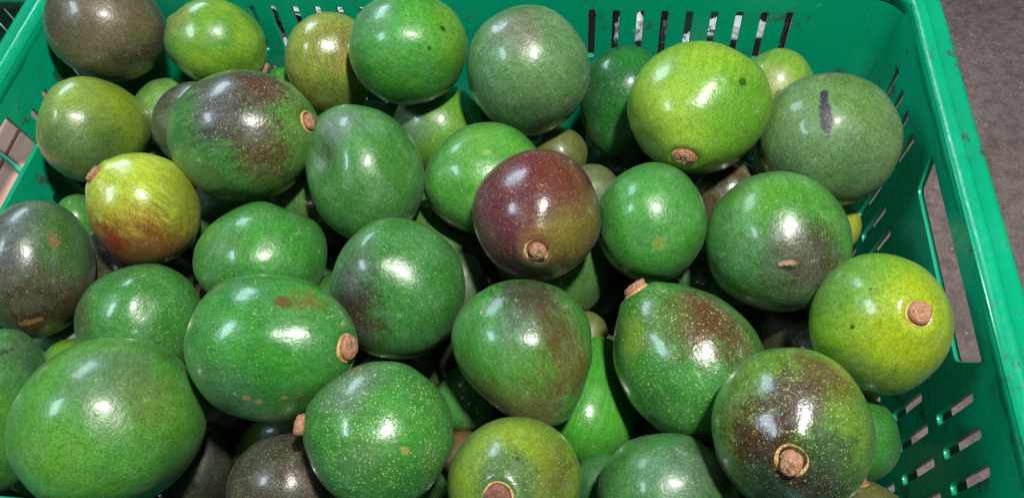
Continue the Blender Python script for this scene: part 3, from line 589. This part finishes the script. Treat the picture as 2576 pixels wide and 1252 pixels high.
GROUP = 'avocados piled in the green crate'
cov = []
for i, f in enumerate(FR):
    rng = random.Random(100 + i)
    R = float(T[i] * S_[i]); C = CAM + T[i] * D_[i]; bx = f['box']
    low_i = f['z'] < -.056
    v = (CAM - C); v /= np.linalg.norm(v)
    if f['stem'][0] == 'p':
        d = ray(f['stem'][1], f['stem'][2]); d /= np.linalg.norm(d); oc = CAM - C
        b_ = oc @ d; c_ = oc @ oc - R * R * .96; disc = b_ * b_ - c_
        ax = (CAM + d * (-b_ - math.sqrt(max(disc, 0)))) - C
    else:
        # axis relative to the line of sight at this fruit
        s = np.array(f['stem'][1:], float); fwd = v; rt = RM[:, 0] - (RM[:, 0] @ fwd) * fwd; rt /= np.linalg.norm(rt); up = np.cross(fwd, rt)
        ax = s[0] * rt + s[1] * up + s[2] * fwd
    ax = ax / np.linalg.norm(ax)
    M = frame(ax)
    V = fruit_shape(R, f['k'], f['L'], i + 1, .075 if f['st'] else .02)
    Wv = V @ M.T
    Wv -= (Wv.max(0) + Wv.min(0)) / 2
    # fit the fruit's own width and height (its real size across the line of sight) and its centre
    rt = RM[:, 0]; up = RM[:, 1]; fw = RM[:, 2]; C = C.copy()
    rd = np.random.RandomState(40 + i)
    for q_ in range(3):
        dv_ = rd.normal(size=3); dv_ += v * .6; dv_ /= np.linalg.norm(dv_); ct_ = (Wv @ dv_) / np.linalg.norm(Wv, axis=1)
        if (f['st'] and abs(dv_ @ ax) > .75): continue
        Wv = Wv * (1 - rd.uniform(.015, .05) * np.exp(-(np.clip(1 - ct_, 0, 2) / rd.uniform(.06, .16)) ** 1.5))[:, None] if True else Wv
    for it_ in range(12):
        if it_ == 7:
            for (mx, my, mr, dp) in f['dents']:
                d = ray(mx, my); d /= np.linalg.norm(d); rel = Wv + C - CAM; perp = np.linalg.norm(rel - (rel @ d)[:, None] * d, axis=1)
                j = np.argmin(perp + np.where((Wv @ v) > -.3 * R, 0, 1)); dd_ = np.linalg.norm(Wv - Wv[j], axis=1); rr_ = mr * ((C - CAM) @ d) / F
                Wv = Wv * (1 - dp * np.exp(-(dd_ / rr_) ** 2))[:, None]
        pr = project(C + Wv); x0, y0 = pr.min(0); x1, y1 = pr.max(0)
        sx = (bx[1] - bx[0]) / (x1 - x0); sy = (bx[3] - bx[2]) / (y1 - y0)
        q = Wv @ RM; q[:, 0] *= sx; q[:, 1] *= sy; Wv = q @ RM.T
        dpt = -((C - CAM) @ fw)
        pr = project(C + Wv); x0, y0 = pr.min(0); x1, y1 = pr.max(0)
        C = C + rt * ((bx[0] + bx[1] - x0 - x1) / 2 * dpt / F) - up * ((bx[2] + bx[3] - y0 - y1) / 2 * dpt / F)
    V = Wv @ M                                     # back to object space, +Z is the stem axis
    marks = []
    for (mx, my, mr, colr, st, mode) in f['marks']:
        d = ray(mx, my); d /= np.linalg.norm(d)
        rel = Wv + C - CAM; along = rel @ d; perp = np.linalg.norm(rel - along[:, None] * d, axis=1)
        front = (Wv @ v) > -.2 * R
        j = np.argmin(perp + np.where(front, 0, 1)); p = V[j]
        if mode == 'spot':
            # exact hit on a sphere through that vertex
            oc = CAM - C; rj = np.linalg.norm(Wv[j]); b_ = oc @ d; disc = b_ * b_ - (oc @ oc - rj * rj)
            if disc > 0: p = ((CAM + d * (-b_ - math.sqrt(disc))) - C) @ M
        dist = along[j]
        marks.append((tuple(float(x) for x in p), mr * dist / F / R, colr, st, mode))
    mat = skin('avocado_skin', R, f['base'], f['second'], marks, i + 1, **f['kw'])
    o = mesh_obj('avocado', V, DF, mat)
    o.matrix_world = Matrix.Translation(C) @ Matrix(M.tolist()).to_4x4()
    tag(o, f['label'], 'avocado', GROUP)
    if f['st']: stem_parts(o, V, R, f['st'], rng)
    f['C'] = C; f['R'] = R

# ------------------------------------------------------------------ buried fruit that closes the gaps further down
rng = random.Random(7)
cent = [(f['C'], f['R']) for f in FR]
fill = []
fm = [skin('avocado_skin', .041, b, s, [], 70 + q, dots=.7, dark=.4, haze=.3, gloss=.36) for q, (b, s) in enumerate([((44, 110, 44), (40, 96, 44)), ((60, 70, 46), (52, 56, 42)), ((56, 118, 50), (60, 110, 44))])]
fmesh = []
for q in range(3):
    V = fruit_shape(.041, .15, 1.05, 50 + q, .02); me = bpy.data.meshes.new('avocado')
    me.from_pydata([tuple(v) for v in V], [], DF); me.update(); me.polygons.foreach_set('use_smooth', [True] * len(me.polygons)); me.materials.append(fm[q]); fmesh.append(me)
for zl in (-.105, -.150, -.205):
    for _ in range(2600):
        z = zl + rng.uniform(-.015, .010); r = .041
        p = np.array([rng.uniform(X0 + .055, X1 - .055), rng.uniform(Y0 + .052, Y1 - .055), z])
        if all(np.linalg.norm(p - c) > (r + rr) * .90 for c, rr in cent):
            cent.append((p, r)); fill.append(p)
BURIED = []
for q, p in enumerate(fill):
    o = bpy.data.objects.new('avocado', fmesh[q % 3]); link(o); BURIED.append(o)
    o.location = p; o.rotation_euler = (rng.uniform(0, 6), rng.uniform(0, 6), rng.uniform(0, 6))
    tag(o, 'shaded avocado deep in the crate, glimpsed only through dark gaps between upper ones', 'avocado', GROUP)
bpy.context.view_layer.update()
dg = bpy.context.evaluated_depsgraph_get()
NM = ['olive-brown corner one', 'lime one with brown stem', 'mustard freckled one', 'bright green round one at the back', 'dusty grey-green one', 'deep green glossy one', 'yellow-green one with ringed stem',
      'pale lime one by the slots', 'scarred one', 'lime one at the left wall', 'purple-smeared one', 'dark speckled one', 'mustard and red one', 'grey-brown one at the left edge', 'blue-green pear-shaped one',
      'fresh green one beside the purple-red', 'purple-red one', 'evenly green round one', 'one with a split bruise', 'bright yellow-green one at the right', 'vivid green one with dipped shoulder', 'pale-dotted wedged one',
      'large one with brown flecks', 'round one bruised blackish', 'biggest one', 'one beyond the left edge', 'pale-dotted one with torn stem', 'olive-lime one at the bottom', 'heart-shaped one', 'smooth bright green deeper one',
      'egg-shaped one with brown shoulder', 'purple-brown one with stepped stem', 'dull green one at the lower edge']
seen = {}; hero_px = [((f['box'][0] + f['box'][1]) / 2, (f['box'][2] + f['box'][3]) / 2, (f['box'][1] - f['box'][0]) / 2) for f in FR]
fo = {o.name: o for o in BURIED}
for py in range(4, 1252, 5):
    for px in range(4, 2576, 5):
        d = Vector(ray(px, py)).normalized()
        hit = scene.ray_cast(dg, Vector(CAM), d)
        if hit[0] and hit[4].name in fo: seen.setdefault(hit[4].name, []).append((px, py))
used = set()
for nm_, pts in sorted(seen.items(), key=lambda kv: -len(kv[1])):
    if len(pts) < 3: continue
    a = np.array(pts).mean(0)
    order = sorted(range(len(NM)), key=lambda i: math.hypot(hero_px[i][0] - a[0], hero_px[i][1] - a[1]) - hero_px[i][2])
    for i, j in ((0, 1), (0, 2), (1, 2), (0, 3), (1, 3), (2, 3)):
        L_ = 'shaded avocado deep between the %s and the %s' % (NM[order[i]], NM[order[j]])
        if L_ not in used and len(L_.split()) <= 16: break
    if L_ in used or len(L_.split()) > 16: continue
    used.add(L_); fo[nm_]['label'] = L_
print('seen', len(seen), 'labelled', len(used))
print('fruit', len(FR), 'buried', len(fill))
for f in FR: print(round(f['R'], 4), [round(float(x), 3) for x in f['C']], f['label'][:40])
